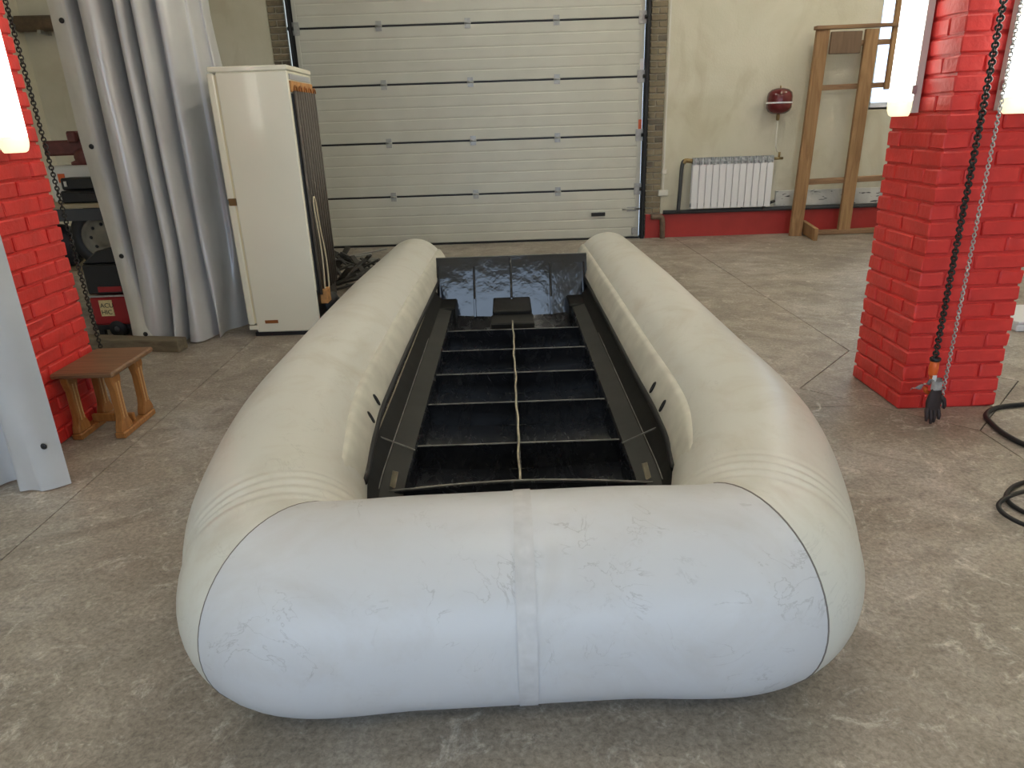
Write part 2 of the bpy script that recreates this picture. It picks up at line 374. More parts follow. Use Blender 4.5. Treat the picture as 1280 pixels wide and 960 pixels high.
# tan brick reveals on both sides of the door
def reveal(name, x0, x1, zlow, label):
    o = solo(name, MB().box(x0, x1, YB+.02, YB+.3, 0, DZ), 'mortar', label, 'brickwork', kind='structure')
    var = {}
    h = .072; z = zlow; k = 0
    wd = x1-x0
    while z < 3.15:
        cuts = [(0, 1)] if k % 2 else [(0, .47), (.47, 1)]
        for a, b in cuts:
            key = (a, b, random.choice((1, 1, 1, 2, 2, 2, 3)))
            if key not in var:
                var[key] = MB().box(x0+a*wd+.007, x0+b*wd-.007, YB-.002, YB+.03, zlow+.007, zlow+h-.007).mesh('brick', 'brick%d' % key[2], (0,0,0), .004)
            link('brick', var[key], o, (0, random.uniform(-.003, .003), z-zlow))
        z += h; k += 1
    return o
reveal('trim_1', DX1+.047, DX1+.25, .02, 'tan brick reveal beside the radiator side of the garage door')
reveal('trim_2', DX0-.26, DX0-.055, .02, 'tan brick reveal behind the old fridge beside the garage door')
# sectional door
d1 = thing('door_1', 'closed grey white sectional garage door with black seals', 'garage door', (0, YB+.05, 0), kind='structure')
lines = [.012, .625, 1.275, 1.945, 2.585, 3.22]
for a, b in zip(lines[:-1], lines[1:]):
    n = 5; hh = (b-a-.014)/n; pr = []
    for k in range(n):
        zz = a+.007+k*hh
        pr += [(YB+.012, zz+.004), (YB+.008, zz+.012), (YB+.008, zz+hh-.012), (YB+.012, zz+hh-.004)]
    pr = [(YB+.05, a+.007)] + pr + [(YB+.05, b-.007)]
    pn = part(d1, 'panel', MB().prism(pr, 'x', DX0+.02, DX1-.02), 'doorpanel')
    part(pn, 'end_cap', MB().box(DX0+.02, DX0+.075, YB+.003, YB+.012, a+.01, b-.01), 'galv' if 0 else 'doorpanel')
    part(pn, 'end_cap', MB().box(DX1-.075, DX1-.02, YB+.003, YB+.012, a+.01, b-.01), 'doorpanel')
for z in lines[1:-1]:
    part(d1, 'seal', MB().box(DX0+.02, DX1-.02, YB+.010, YB+.045, z-.011, z+.011), 'black')
    for x in (-1.43, -.38, .67):
        h = part(d1, 'hinge', MB().box(x-.035, x+.035, YB-.004, YB+.008, z-.055, z-.008).box(x-.035, x+.035, YB-.004, YB+.008, z+.008, z+.055), 'galv')
        part(h, 'knuckle', MB().sweep([(x-.04, YB-.008, z), (x+.04, YB-.008, z)], .010, 8), 'galv')
    for x, s in ((DX0+.05, -1), (DX1-.05, 1)):
        h = part(d1, 'hinge', MB().box(x-.045, x+.045, YB-.008, YB+.004, z-.07, z+.07), 'galv')
        part(h, 'roller', MB().sweep([(x+s*.02, YB-.03, z), (x+s*.085, YB-.03, z)], .022, 10), 'black')
part(d1, 'bottom_seal', MB().box(DX0+.02, DX1-.02, YB+.0, YB+.05, 0, .02), 'rubber')
for x in (DX0-.0, DX1+.015):
    part(d1, 'track', MB().box(x-.022, x-.016, YB-.06, YB+.02, 0, DZ).box(x-.022, x+.022, YB-.06, YB-.054, 0, DZ).box(x+.016, x+.022, YB-.06, YB-.04, 0, DZ).box(x-.03, x+.03, YB+.0, YB+.02, 0, DZ), 'black')
part(d1, 'handle', MB().box(1.10, 1.28, YB-.012, YB+.008, .30, .345).box(1.115, 1.265, YB-.02, YB-.01, .308, .337), 'black', .003)
bt = part(d1, 'bolt', MB().sweep([(1.50, YB-.01, .375), (1.72, YB-.01, .375)], .011, 8), 'steel'); part(bt, 'bolt_plate', MB().box(1.56, 1.68, YB-.004, YB+.008, .345, .405), 'galv')
part(d1, 'corner_bracket', MB().box(DX1-.11, DX1-.03, YB-.012, YB+.006, .05, .14), 'galv')
part(d1, 'sticker', MB().box(DX1-.065, DX1-.025, YB-.004, YB+.003, 1.345, 1.455), 'signorange', label='orange sticker'); part(d1, 'sticker', MB().box(DX1-.065, DX1-.02, YB-.004, YB+.003, 2.02, 2.14), 'white', label='white sticker')
# red painted brick pillars
def pillar(name, x0, x1, y0, y1, label):
    o = solo(name, MB().box(x0+.018, x1-.018, y0+.018, y1-.018, 0, ZC), 'redpaint', label, 'brick pillar', ((x0+x1)/2, (y0+y1)/2, 0), kind='structure')
    ch = .0815; g = .0058; w = x1-x0; hd = .128; cx, cy = (x0+x1)/2, (y0+y1)/2
    def variants(sx, sy, n=4):
        out = []
        for k in range(n):
            me = MB().box(-sx/2+g, sx/2-g, -sy/2+g, sy/2-g, g, ch-g).mesh('brick', 'redpaint', (0,0,0), .006)
            for v in me.vertices: v.co += Vector((random.uniform(-.0025, .0025), random.uniform(-.0025, .0025), random.uniform(-.002, .002)))
            out.append(me)
        return out
    A = variants(hd, hd); Bx = variants(w-2*hd, hd); By = variants(hd, w-2*hd); Q = variants(w/2, w/2, 6)
    e = w/2-hd/2
    for k in range(27):
        z = k*ch
        if k % 2:
            items = [(random.choice(Q), sx*w/4, sy*w/4) for sx in (-1, 1) for sy in (-1, 1)]
        else:
            items = [(random.choice(A), sx*e, sy*e) for sx in (-1, 1) for sy in (-1, 1)] + [(random.choice(Bx), 0, s*e) for s in (-1, 1)] + [(random.choice(By), s*e, 0) for s in (-1, 1)]
        for me, ix, iy in items:
            b = link('brick', me, o, (ix+random.uniform(-.002, .002), iy+random.uniform(-.002, .002), z)); b.rotation_euler = (random.uniform(-.006, .006), random.uniform(-.006, .006), random.uniform(-.005, .005))
    return o
pillar('brick_pillar', 2.03, 2.555, 3.385, 3.91, 'red painted brick pillar with hoist chains hanging in front')
pillar('brick_pillar', -2.862, -2.337, 3.24, 3.765, 'red painted brick pillar with the wooden stool at its foot')

# ================================================================== the boat
TR = .28
boat = thing('inflatable_boat', 'unfinished rigid inflatable boat with off white tubes and black plastic hull', 'boat', (.02, 3.8, 0))
CTRL = [(-.827, 6.27), (-.871, 4.6), (-.885, 3.3), (-.873, 2.65), (-.79, 2.065), (-.694, 1.767), (-.598, 1.586), (-.25, 1.590),
        (.25, 1.604), (.606, 1.609), (.718, 1.785), (.859, 2.253), (.908, 2.65), (.906, 3.3), (.905, 4.6), (.889, 6.27)]
NR = 56
fine_ = spline(CTRL, 40); acc = [0.0]
for p, q in zip(fine_[:-1], fine_[1:]): acc.append(acc[-1]+(q-p).length)
def at_arc(d):
    d = min(max(d, 0), acc[-1]); lo, hi = 0, len(acc)-1
    while hi-lo > 1:
        m = (lo+hi)//2
        if acc[m] <= d: lo = m
        else: hi = m
    w = (d-acc[lo])/max(1e-9, acc[hi]-acc[lo]); return fine_[lo].lerp(fine_[hi], w)
def seam_arc(pt):
    i = min(range(len(fine_)), key=lambda i: (fine_[i]-Vector(pt)).length); return acc[i]
SL, SR = seam_arc((-.625, 1.592)), seam_arc((.628, 1.60))
def tan_arc(d, e=.045): return (at_arc(d+e)-at_arc(d-e)).normalized()
def rad_at(y): return .262+(TR-.262)*min(1, max(0, (6.27-y)/1.6))
def ring(d, amp=0):
    c, t = at_arc(d), tan_arc(d); n = Vector((t.y, -t.x)); R = rad_at(c.y); out = []
    for k in range(NR):
        a = 2*math.pi*k/NR; r = R+amp*max(0, math.sin(a))**1.3
        out.append((c.x+n.x*r*math.cos(a), c.y+n.y*r*math.cos(a), TR+r*math.sin(a)))
    return out
def loft(rings, cap0=False):
    m = len(rings); mb = MB()
    fs = [(i*NR+k, i*NR+(k+1) % NR, (i+1)*NR+(k+1) % NR, (i+1)*NR+k) for i in range(m-1) for k in range(NR)]
    if cap0: fs.append(tuple(range(NR)))
    return mb.add([v for r in rings for v in r], fs, True)
for s in (-1, 1):
    end = 0 if s < 0 else acc[-1]; seam = SL if s < 0 else SR; Ltot = abs(seam-end)
    c0, t0 = at_arc(end), tan_arc(end, .2)*(1 if s < 0 else -1); n0 = Vector((t0.y, -t0.x)); rings = []
    if s > 0: n0 = -n0
    for q in (.02, .35, .65, .86, .97):
        a = math.asin(q); cc = c0-t0*(.10*math.cos(a)); R = .262*q
        rings.append([(cc.x+n0.x*R*math.cos(2*math.pi*k/NR), cc.y+n0.y*R*math.cos(2*math.pi*k/NR), TR+R*math.sin(2*math.pi*k/NR)) for k in range(NR)])
    st_ = [k*.06 for k in range(int((Ltot-.5)/.06)+1)]; q = st_[-1]+.012
    while q < Ltot-.004: st_.append(q); q += .0085
    st_.append(Ltot)
    for q in st_:
        r_ = Ltot-q; amp = 0
        if .05 < r_ < .30: amp = .0030*math.sin(math.pi*(r_-.05)/.25)*math.cos(2*math.pi*r_/.047)
        rings.append(ring(end+q if s < 0 else end-q, amp))
    part(boat, 'side_tube', loft(rings, True), 'pvc_side')
    part(boat, 'seam', MB().sweep(ring(seam), .0024 if s > 0 else .0015, 6, True), 'seam')
    # inner flap: padded strip from the tube's upper inner shoulder down to the gunwale
    seq = []
    for k in range(70):
        d = k*.0625; d = end+d if s < 0 else end-d
        if at_arc(d).y < 1.80: break
        seq.append((at_arc(d), tan_arc(d)))
    prof_ = [(.216, .172), (.232, .178), (.250, .164), (.270, .132), (.288, .095), (.300, .062), (.300, .042)]
    def flap(u, v, seq=seq, s=s):
        c, t = seq[min(len(seq)-1, int(round(u*(len(seq)-1))))]; nn = Vector((t.y, -t.x)); inn = nn if nn.x*s < 0 else -nn; R = rad_at(c.y)
        k_ = min(6, int(round(v*6))); h = prof_[k_][0]+R-TR-.022*(k_/6)*min(1, max(0, (2.6-c.y)/.5))-.03*min(1, max(0, (2.25-c.y)/.42)); p = c+inn*h
        return (p.x, p.y, TR+prof_[k_][1]*R/TR)
    part(boat, 'tube_flap', MB().grid(flap, len(seq), 7), 'pvc_flap')
    part(boat, 'gunwale', MB().sweep([Vector(flap(i/(len(seq)-1), 1.0))+Vector((0, 0, -.004)) for i in range(10, len(seq)) if seq[i][0].y > 2.12], .016, 8), 'rubber')
    for yy in ((2.836, 2.643) if s < 0 else (2.871, 2.659)):
        u = min(range(len(seq)), key=lambda i: abs(seq[i][0].y-yy)); c, t = seq[u]
        p = Vector(flap(u/(len(seq)-1), 4/6)); p.y = yy; tt = Vector((t.x, t.y, 0)); nrm = Vector((-s*.86, 0, .5)); dn = Vector((-s*.42, 0, -.90))
        pts = [p+nrm*.003+dn*(.026*math.cos(2*math.pi*k/12))+tt*(.010*math.sin(2*math.pi*k/12)) for k in range(12)]
        part(boat, 'lacing_eye', MB().sweep(pts, .004, 6, True).add(pts, [tuple(range(12))]), 'rubber')
# bow tube between the two seams
nb = 70
part(boat, 'bow_tube', loft([ring(SL+(SR-SL)*k/nb) for k in range(nb+1)]), 'pvc_bow')
def bandf(x0, x1, a0, a1, e):
    def fn(u, v):
        x = x0+(x1-x0)*u; d = min(range(len(fine_)), key=lambda i: abs(fine_[i].x-x)+10*(fine_[i].y > 1.7)); c = fine_[d]
        a = math.radians(a0+(a1-a0)*v); return (x, c.y-(TR+e)*math.sin(a), TR+(TR+e)*math.cos(a))
    return fn
part(boat, 'seam_band', MB().grid(bandf(-.008, .040, -40, 165, .0028), 3, 60), 'seam_pale', label='pale glued joining strip across the bow')
part(boat, 'seam_band', MB().grid(bandf(-.42, .42, 142, 147, .002), 30, 3), 'seam_pale')
# hull shell
HX = .02
def hw(y): # half width factor near the bow
    return 1 if y > 2.55 else 1-.05*((2.55-y)/.4)**2
prof = [(.632, .335), (.612, .285), (.600, .268), (.552, .198), (.545, .190), (.455, .172), (.447, .160), (.440, .062), (.30, .052), (.0, .040)]
sec = [( -x, z) for x, z in prof] + [(x, z) for x, z in prof[::-1][1:]]
ys = [2.12+i*(5.40-2.12)/40 for i in range(41)]
def shell(i0, i1, mat, name):
    mb = MB(); vs = [(HX+sec[j][0]*hw(y), y, sec[j][1]) for y in ys for j in range(i0, i1+1)]; n = i1-i0+1
    mb.add(vs, [(i*n+j, i*n+j+1, (i+1)*n+j+1, (i+1)*n+j) for i in range(len(ys)-1) for j in range(n-1)]); return part(boat, name, mb, mat)
shell(0, 2, 'hull', 'hull_side'); shell(16, 18, 'hull', 'hull_side')
shell(2, 4, 'hull_dusty', 'side_panel'); shell(14, 16, 'hull_dusty', 'side_panel'); shell(4, 5, 'ledge', 'side_ledge'); shell(13, 14, 'ledge', 'side_ledge')
shell(5, 13, 'hull', 'hull_floor')
shellb = MB().grid(lambda u, v: (HX+(-.61+1.22*u), 2.2+3.2*v, .03-.02*abs(1-2*u)*0), 2, 2); part(boat, 'hull_bottom', shellb, 'hull')
for s in (-1, 1):
    part(boat, 'weld_bead', MB().sweep([(HX+s*.601*hw(y), y, .272) for y in ys if y < 4.7], .0042, 6), 'weld')
    part(boat, 'weld_bead', MB().sweep([(HX+s*.549*hw(y), y, .197) for y in ys if 2.3 < y < 4.4], .0024, 6), 'edge')
    tb = MB().bar((HX+s*.50, 2.40, .172), (HX+s*.485, 2.43, .235), .022, .008); part(boat, 'bracket_tab', tb, 'weld')
    part(boat, 'weld_bead', MB().bar((HX+s*.45, 2.74, .174), (HX+s*.60, 2.72, .255), .006, .005), 'edge')
# bow bulkhead and transverse frames
bpoly = [(-.53, .05), (.53, .05)] + [(.53-1.06*k/12, .175+.03*math.sin(math.pi*k/12)) for k in range(13)]
part(boat, 'bow_bulkhead', MB().prism([(HX+x, z) for x, z in bpoly], 'y', 2.36, 2.385), 'hull')
part(boat, 'edge_strip', MB().sweep([(HX+x, 2.372, z+.003) for x, z in bpoly[2:]], .0045, 6), 'edge')
part(boat, 'bow_plate', MB().box(HX-.55, HX+.55, 1.80, 2.37, .10, .12), 'hull')
for y, dz in ((2.79, 0), (3.27, 0), (3.71, 0), (4.14, 0), (4.58, 0)):
    f = part(boat, 'floor_frame', MB().box(HX-.446, HX+.446, y-.006, y+.006, .045, .166+dz), 'hull')
    part(f, 'edge_strip', MB().box(HX-.444, HX+.444, y-.003, y+.003, .166+dz, .1700+dz), 'edge')
st = part(boat, 'centre_stringer', MB().box(HX-.006, HX+.006, 2.385, 4.80, .04, .168), 'hull')
part(st, 'edge_strip', MB().sweep([(HX+.003*math.sin(y*9)+.002*math.sin(y*23), y, .172) for y in [2.385+i*.05 for i in range(49)]], .005, 6), 'weld')
part(boat, 'sump_box', MB().box(HX-.145, HX+.145, 5.0, 5.42, .05, .188).box(HX-.155, HX+.155, 4.76, 5.0, .05, .160), 'hull_dusty', .008)
for s in (-1, 1): part(boat, 'corner_locker', MB().box(*sorted((HX+s*.43, HX+s*.60)), 5.12, 5.42, .05, .192), 'hull_dusty', .01)
# transom
ty0, ty1, tz0, tz1 = 5.38, 5.50, .04, .50
part(boat, 'transom', MB().add([(HX-.585, ty0, tz0), (HX+.60, ty0, tz0), (HX+.60, ty1, tz1), (HX-.585, ty1, tz1), (HX-.585, ty0+.03, tz0), (HX+.60, ty0+.03, tz0), (HX+.60, ty1+.03, tz1), (HX-.585, ty1+.03, tz1)],
     [(0, 1, 2, 3), (7, 6, 5, 4), (0, 4, 5, 1), (1, 5, 6, 2), (2, 6, 7, 3), (3, 7, 4, 0)]), 'transom')
for x, top in ((-.57, .44), (-.29, .43), (.0, .49), (.31, .44), (.575, .44)):
    yt = ty0+(ty1-ty0)*(top-tz0)/(tz1-tz0)
    part(boat, 'transom_gusset', MB().prism([(ty0-.055, .06), (ty0+.03, .06), (yt+.01, top), (yt-.006, top), (ty0-.02, .2)], 'x', HX+x-.009, HX+x+.009), 'transom', .003)

# ================================================================== pillar lamps
def tube_lamp(label, x, y, z0, z1, nx, ny, wd=.15, dp=.105, group=None):
    """batten on a pillar face; (nx, ny) is the outward direction, (x, y) the centre of its back"""
    root = thing('tube_lamp', label, 'wall lamp', (x, y, z0), group)
    tx, ty = -ny, nx
    def sect(profile):
        return [(x+nx*o+tx*t, y+ny*o+ty*t) for t, o in profile]
    h = wd/2
    part(root, 'housing', MB().prism(sect([(-h, 0), (h, 0), (h*1.02, .035), (-h*1.02, .035)]), 'z', z0+.015, z1), 'lamp_body')
    pr = [(-h*.96, .035)] + [(-h*.96*math.cos(a), .035+(dp-.035)*(math.sin(a)**.55 if math.sin(a) > 0 else 0)) for a in [math.pi*k/12 for k in range(1, 12)]] + [(h*.96, .035)]
    pr = sect(pr); n = len(pr); mb = MB()
    cx = sum(p[0] for p in pr)/n; cy = sum(p[1] for p in pr)/n
    rings = []
    bx, by = x+nx*.035, y+ny*.035
    for zz, sc in ((z0+.07, .99), (z0+.075, 1), (z1-.05, 1), (z1-.02, .93), (z1, .75)):
        rings.append([(bx+(p[0]-bx)*sc, by+(p[1]-by)*sc, zz) for p in pr])
    vs = [v for r in rings for v in r]
    fs = [(i*n+k, i*n+(k+1) % n, (i+1)*n+(k+1) % n, (i+1)*n+k) for i in range(len(rings)-1) for k in range(n)] + [tuple(range(n)), tuple((len(rings)-1)*n+k for k in range(n))]
    mb.add(vs, fs, True); dif = part(root, 'diffuser', mb, 'lamp')
    rg2 = [[(bx+(p[0]-bx)*sc, by+(p[1]-by)*sc, zz) for p in pr] for zz, sc in ((z0, .72), (z0+.008, .86), (z0+.03, .97), (z0+.05, 1), (z0+.07, 1))]
    part(root, 'end_cap', MB().add([v for r in rg2 for v in r], [(i*n+k, i*n+(k+1) % n, (i+1)*n+(k+1) % n, (i+1)*n+k) for i in range(4) for k in range(n)] + [tuple(range(n)), tuple(4*n+k for k in range(n))], True), 'lampcap')
    for zz in (z0+.12, z1-.12):
        for sd in (-1, 1):
            px, py = x+tx*h*sd+nx*.04, y+ty*h*sd+ny*.04
            part(root, 'clip', MB().box(px-.012, px+.012, py-.012, py+.012, zz-.02, zz+.02), 'galv', .003)
    return root
tube_lamp('glowing tube lamp on the side of the chain pillar facing the boat', 2.03, 3.715, 1.455, 2.72, -1, 0)
tube_lamp('glowing tube lamp behind the hoist chains on the front of the pillar', 2.305, 3.385, 1.455, 2.72, 0, -1)
tube_lamp('glowing tube lamp on the pillar beside the wooden stool', -2.337, 3.47, 1.43, 2.70, 1, 0, .16)

# ================================================================== fridge
fx0, fx1, fy0, fy1, fh = -1.945, -1.455, 5.2, 5.82, 1.90
fr_ = thing('refrigerator', 'tall old cream refrigerator turned to show its side and black condenser back', 'refrigerator', ((fx0+fx1)/2, (fy0+fy1)/2, 0))
part(fr_, 'body', MB().box(fx0, fx1, fy0, fy1, .03, fh-.035), 'enamel', .008)
part(fr_, 'top_cap', MB().box(fx0-.05, fx1+.004, fy0-.004, fy1+.004, fh-.035, fh), 'enamel', .006)
for zz in ((.09, 1.0), (1.02, fh-.04)):
    dr = part(fr_, 'door', MB().box(fx0-.062, fx0-.012, fy0, fy1, zz[0], zz[1]), 'enamel', .01)
    part(dr, 'gasket', MB().box(fx0-.013, fx0+.001, fy0+.008, fy1-.008, zz[0]+.01, zz[1]-.01), 'enamel_old')
part(fr_, 'hinge', MB().box(fx0-.05, fx0+.0, fy0-.008, fy0+.01, .985, 1.035), 'brass'); part(fr_, 'hinge', MB().box(fx0-.055, fx0+.02, fy0-.006, fy0+.02, .055, .085), 'enamel')
part(fr_, 'plinth', MB().box(fx0-.02, fx1, fy0+.005, fy1, 0, .03), 'black'); part(fr_, 'badge', MB().box(fx0+.07, fx0+.17, fy0-.003, fy0+.002, .10, .125), 'copper', label='small brown badge')
cd = part(fr_, 'condenser', MB().box(fx1, fx1+.012, fy0+.03, fy1-.02, .32, 1.72), 'black')
for k in range(9):
    y = fy0+.055+k*.064
    part(cd, 'condenser_pipe', MB().sweep([(fx1+.022, y, .30), (fx1+.022, y, 1.735)], .0125, 6), 'condenser')
for k in range(5):
    y = fy0+.055+k*.128
    part(cd, 'pipe_bend', MB().sweep([(fx1+.022, y+.03-.03*math.cos(a), 1.735+.035*math.sin(a)) for a in [math.pi*i/8 for i in range(9)]], .006, 6), 'copper')
part(fr_, 'insulation_strip', MB().box(fx1, fx1+.01, fy0+.02, fy1-.02, 1.73, 1.80), 'foam'); part(fr_, 'back_label', MB().box(fx1, fx1+.006, fy0+.03, fy1-.05, 1.81, 1.845), 'greygrille')
part(fr_, 'machine_recess', MB().box(fx1, fx1+.004, fy0+.012, fy1-.01, .035, .34), 'black'); part(fr_, 'compressor', MB().lathe([(.03, .06), (.085, .08), (.1, .13), (.1, .2), (.07, .25), (.02, .27)], (fx1+.0, fy0+.30, 0), 16), 'black')
part(fr_, 'relay_box', MB().box(fx1, fx1+.06, fy0+.08, fy0+.19, .22, .33), 'foam', .006)
part(fr_, 'mains_cord', MB().sweep(spline([(fx1+.035, fy0+.12, .25), (fx1+.04, fy0+.15, .6), (fx1+.036, fy0+.11, .95), (fx1+.036, fy0+.16, 1.0), (fx1+.036, fy0+.2, .8), (fx1+.04, fy0+.26, .5), (fx1+.04, fy0+.22, .24)]), .007, 6), 'cord', label='cream mains cord')

# ================================================================== silver tarp curtains
def sheet(u_pts, z0, z1, kick, nz=26, sub=6, wr=.012, seed=1):
    pl = spline([(p[0], p[1], 0) for p in u_pts], sub); rnd = random.Random(seed); ph = [rnd.uniform(0, 6.3) for _ in range(6)]
    def fn(u, v):
        p = pl[int(round(u*(len(pl)-1)))]; z = z0+(z1-z0)*v
        kx, ky = kick(u, z)
        w = wr*(math.sin(3*z+ph[0]+u*9)+.6*math.sin(7*z+ph[1]-u*14))*.5
        return (p.x+kx+w*.6, p.y+ky-w, z)
    return MB().grid(fn, len(pl), nz), pl, fn
cpts = [(-2.935, 5.17), (-2.87, 5.15), (-2.805, 5.17), (-2.775, 5.33), (-2.745, 5.34), (-2.72, 5.13), (-2.65, 5.06), (-2.575, 5.11), (-2.545, 5.32), (-2.52, 5.34), (-2.495, 5.12), (-2.44, 5.10), (-2.41, 5.26), (-2.385, 5.13), (-2.34, 5.14), (-2.315, 5.34), (-2.28, 5.26), (-2.235, 5.28), (-2.20, 5.40), (-2.19, 5.50), (-2.165, 5.52), (-2.15, 5.66), (-2.125, 5.68), (-2.16, 5.9)]
def ckick(u, z):
    k = max(0, (.75-z)/.75)**1.6; q = min(1, max(0, (1.5-z)/1.3))
    return (.05*k*math.sin(u*21)+.075*q*max(0, 1-u*5)+.10*k*max(0, 1-abs(u-.1)*6)+.10*max(0, (u-.8)*5)*min(1, max(0, (2.3-z)/1.4)), -.10*k*max(0, math.sin(u*17+.8))-.05*k)
mb, cpl, cfn = sheet(cpts, .012, 3.3, ckick, 44, 6, .022, 3)
cur = thing('tarp_curtain', 'bunched silver tarpaulin curtain hanging beside the old fridge', 'curtain', (-2.55, 5.3, 0))
part(cur, 'sheet', mb, 'tarp')
def hemf(u, v):
    a = cfn(u*.085, v); return (a[0]-.004, a[1]-.006, a[2])
part(cur, 'hem', MB().grid(hemf, 9, 44), 'hem')
for z in (.10, .66, 1.42, 2.2):
    p = Vector(cfn(.052, (z-.012)/3.288)); part(cur, 'eyelet', MB().lathe([(.006, -.014), (.016, -.014), (.018, -.009), (.006, -.007)], p, 12, 'y'), 'black')
part(cur, 'rail', MB().sweep([(-4.6, 5.25, 3.33), (-2.0, 5.25, 3.33)], .022, 10), 'galv')
part(cur, 'rail_hanger', MB().sweep([(-2.6, 5.25, 3.33), (-2.6, 5.25, ZC)], .01, 8), 'galv')
fpts = [(-2.035, 2.862), (-2.10, 2.80), (-2.175, 2.768), (-2.22, 2.80), (-2.27, 2.90), (-2.35, 2.86), (-2.42, 2.74), (-2.52, 2.76), (-2.58, 2.90), (-2.68, 2.80), (-2.8, 2.74), (-2.95, 2.84), (-3.1, 2.78)]
def fkick(u, z):
    k = max(0, (.5-z)/.5)**1.5; return (.0, -.03*k*math.sin(u*26+.4)*(1 if u > .12 else 0))
mb, fpl, ffn = sheet(fpts, .008, 3.3, fkick, 46, 6, .016, 9)
cf = thing('tarp_curtain', 'bright silver tarpaulin edge with black eyelets hanging in front of the stool pillar', 'curtain', (-2.5, 2.8, 0))
part(cf, 'sheet', mb, 'tarp')
for z in (.215, 1.02, 1.85):
    p = Vector(ffn(.055, (z-.008)/3.292)); part(cf, 'eyelet', MB().lathe([(.005, -.010), (.012, -.010), (.015, -.006), (.005, -.004)], p, 12, 'y'), 'black')
part(cf, 'rail', MB().sweep([(-4.6, 2.82, 3.33), (-1.98, 2.82, 3.33)], .022, 10), 'galv')
part(cf, 'rail_hanger', MB().sweep([(-2.6, 2.82, 3.33), (-2.6, 2.82, ZC)], .01, 8), 'galv')

# ================================================================== stool
sx0, sx1, sy0, sy1, sh = -2.33, -2.03, 3.36, 3.68, .375
stl = thing('wooden_stool', 'small orange pine stool with shaped legs beside the red pillar', 'stool', ((sx0+sx1)/2, (sy0+sy1)/2, 0))
part(stl, 'seat', MB().box(sx0-.0, sx1+.02, sy0-.03, sy1+.09, sh-.028, sh), 'seatwood', .008)
for x in (sx0+.045, sx1-.03):
    rn = part(stl, 'foot_rail', MB().box(x-.028, x+.028, sy0-.01, sy1+.01, 0, .035), 'pine', .006)
    for y in (sy0+.045, sy1-.04):
        zs = [(.035, .056), (.065, .050), (.095, .034), (.13, .027), (.26, .027), (.290, .036), (.312, .044), (.347, .044)]
        poly = [(y-w, z) for z, w in zs] + [(y+w, z) for z, w in zs[::-1]]
        lg = part(stl, 'leg', MB().prism(poly, 'x', x-.02, x+.02), 'pine', .005)
        for off in (-.013, .013): part(lg, 'moulding', MB().bar((x+.0205, y+off, .10), (x+.0205, y+off, .30), .005, .005, (1, 0, 0)), 'mould')
part(stl, 'stretcher', MB().box(sx0+.045, sx1-.03, (sy0+sy1)/2-.012, (sy0+sy1)/2+.012, .035, .08), 'pine', .004)

# ================================================================== storage corner behind the curtain
solo('timber_beam', MB().add([(-3.3, 5.02, 0), (-2.40, 4.845, 0), (-2.385, 4.965, 0), (-3.29, 5.14, 0), (-3.3, 5.02, .085), (-2.40, 4.845, .085), (-2.385, 4.965, .085), (-3.29, 5.14, .085)], [(3,2,1,0),(4,5,6,7),(0,1,5,4),(1,2,6,5),(2,3,7,6),(3,0,4,7)]), 'greybeam',
     'weathered grey timber beam lying on the floor under the curtain', 'beam', (-2.85, 5.0, 0), .006)
rk = thing('storage_rack', 'rack with wooden shelves behind the tarp curtain', 'shelf', (-3.5, 6.15, 0))
for z in (.43, .975): part(rk, 'shelf_board', MB().box(-4.3, -2.75, 5.85, 6.45, z-.035, z), 'shelfwood', .004)
for x in (-4.27, -2.78):
    for y in (5.88, 6.42): part(rk, 'upright', MB().box(x-.025, x+.025, y-.025, y+.025, 0, 1.05), 'pipe')
part(rk, 'front_rail', MB().box(-4.27, -2.78, 5.865, 5.885, .84, .935), 'pipe')
bxw = thing('carton', 'white carton with an orange label on the storage rack', 'box', (-3.57, 6.25, .975))
part(bxw, 'box', MB().box(-3.80, -3.34, 6.10, 6.40, .975, 1.255), 'plasticwhite', .004); part(bxw, 'label_patch', MB().box(-3.72, -3.665, 6.092, 6.102, 1.13, 1.20), 'orange', label='orange label'); part(bxw, 'lid_flap', MB().box(-3.80, -3.34, 6.09, 6.40, 1.255, 1.262), 'plasticwhite')
cs = thing('tool_case', 'black tool case on the storage rack board', 'case', (-3.40, 5.98, .975))
part(cs, 'case_body', MB().box(-3.62, -3.15, 5.90, 6.06, .975, 1.075), 'black', .012); part(cs, 'case_lid', MB().box(-3.60, -3.15, 5.905, 6.055, 1.08, 1.175), 'black', .012)
part(cs, 'latch', MB().box(-3.565, -3.545, 5.892, 5.902, 1.11, 1.15), 'plasticwhite'); part(cs, 'handle', MB().sweep([(-3.44, 5.90, 1.06), (-3.44, 5.87, 1.06), (-3.30, 5.87, 1.06), (-3.30, 5.90, 1.06)], .01, 6), 'rubber')
vs_ = thing('bench_vise', 'dark red bench vise sitting on the white carton', 'vise', (-3.61, 6.25, 1.262))
part(vs_, 'base', MB().lathe([(.085, 1.262), (.085, 1.285), (.05, 1.30), (.045, 1.34)], (-3.56, 6.22, 0), 16), 'visered')
part(vs_, 'body', MB().box(-3.82, -3.48, 6.15, 6.28, 1.34, 1.46), 'visered', .015); part(vs_, 'jaw', MB().box(-3.59, -3.51, 6.12, 6.32, 1.44, 1.53), 'visered', .012); part(vs_, 'jaw', MB().box(-3.46, -3.39, 6.12, 6.32, 1.40, 1.53), 'visered', .012)
part(vs_, 'screw', MB().sweep([(-3.51, 6.22, 1.385), (-3.28, 6.22, 1.385)], .018, 10), 'steel'); part(vs_, 'swivel', MB().lathe([(.03, -.05), (.07, -.04), (.075, .03), (.03, .045)], (-3.50, 6.17, 1.325), 16, 'y'), 'visered')
wh = thing('spare_wheel', 'spare car wheel with steel rim standing on the lower rack board', 'wheel', (-3.36, 5.96, .43))
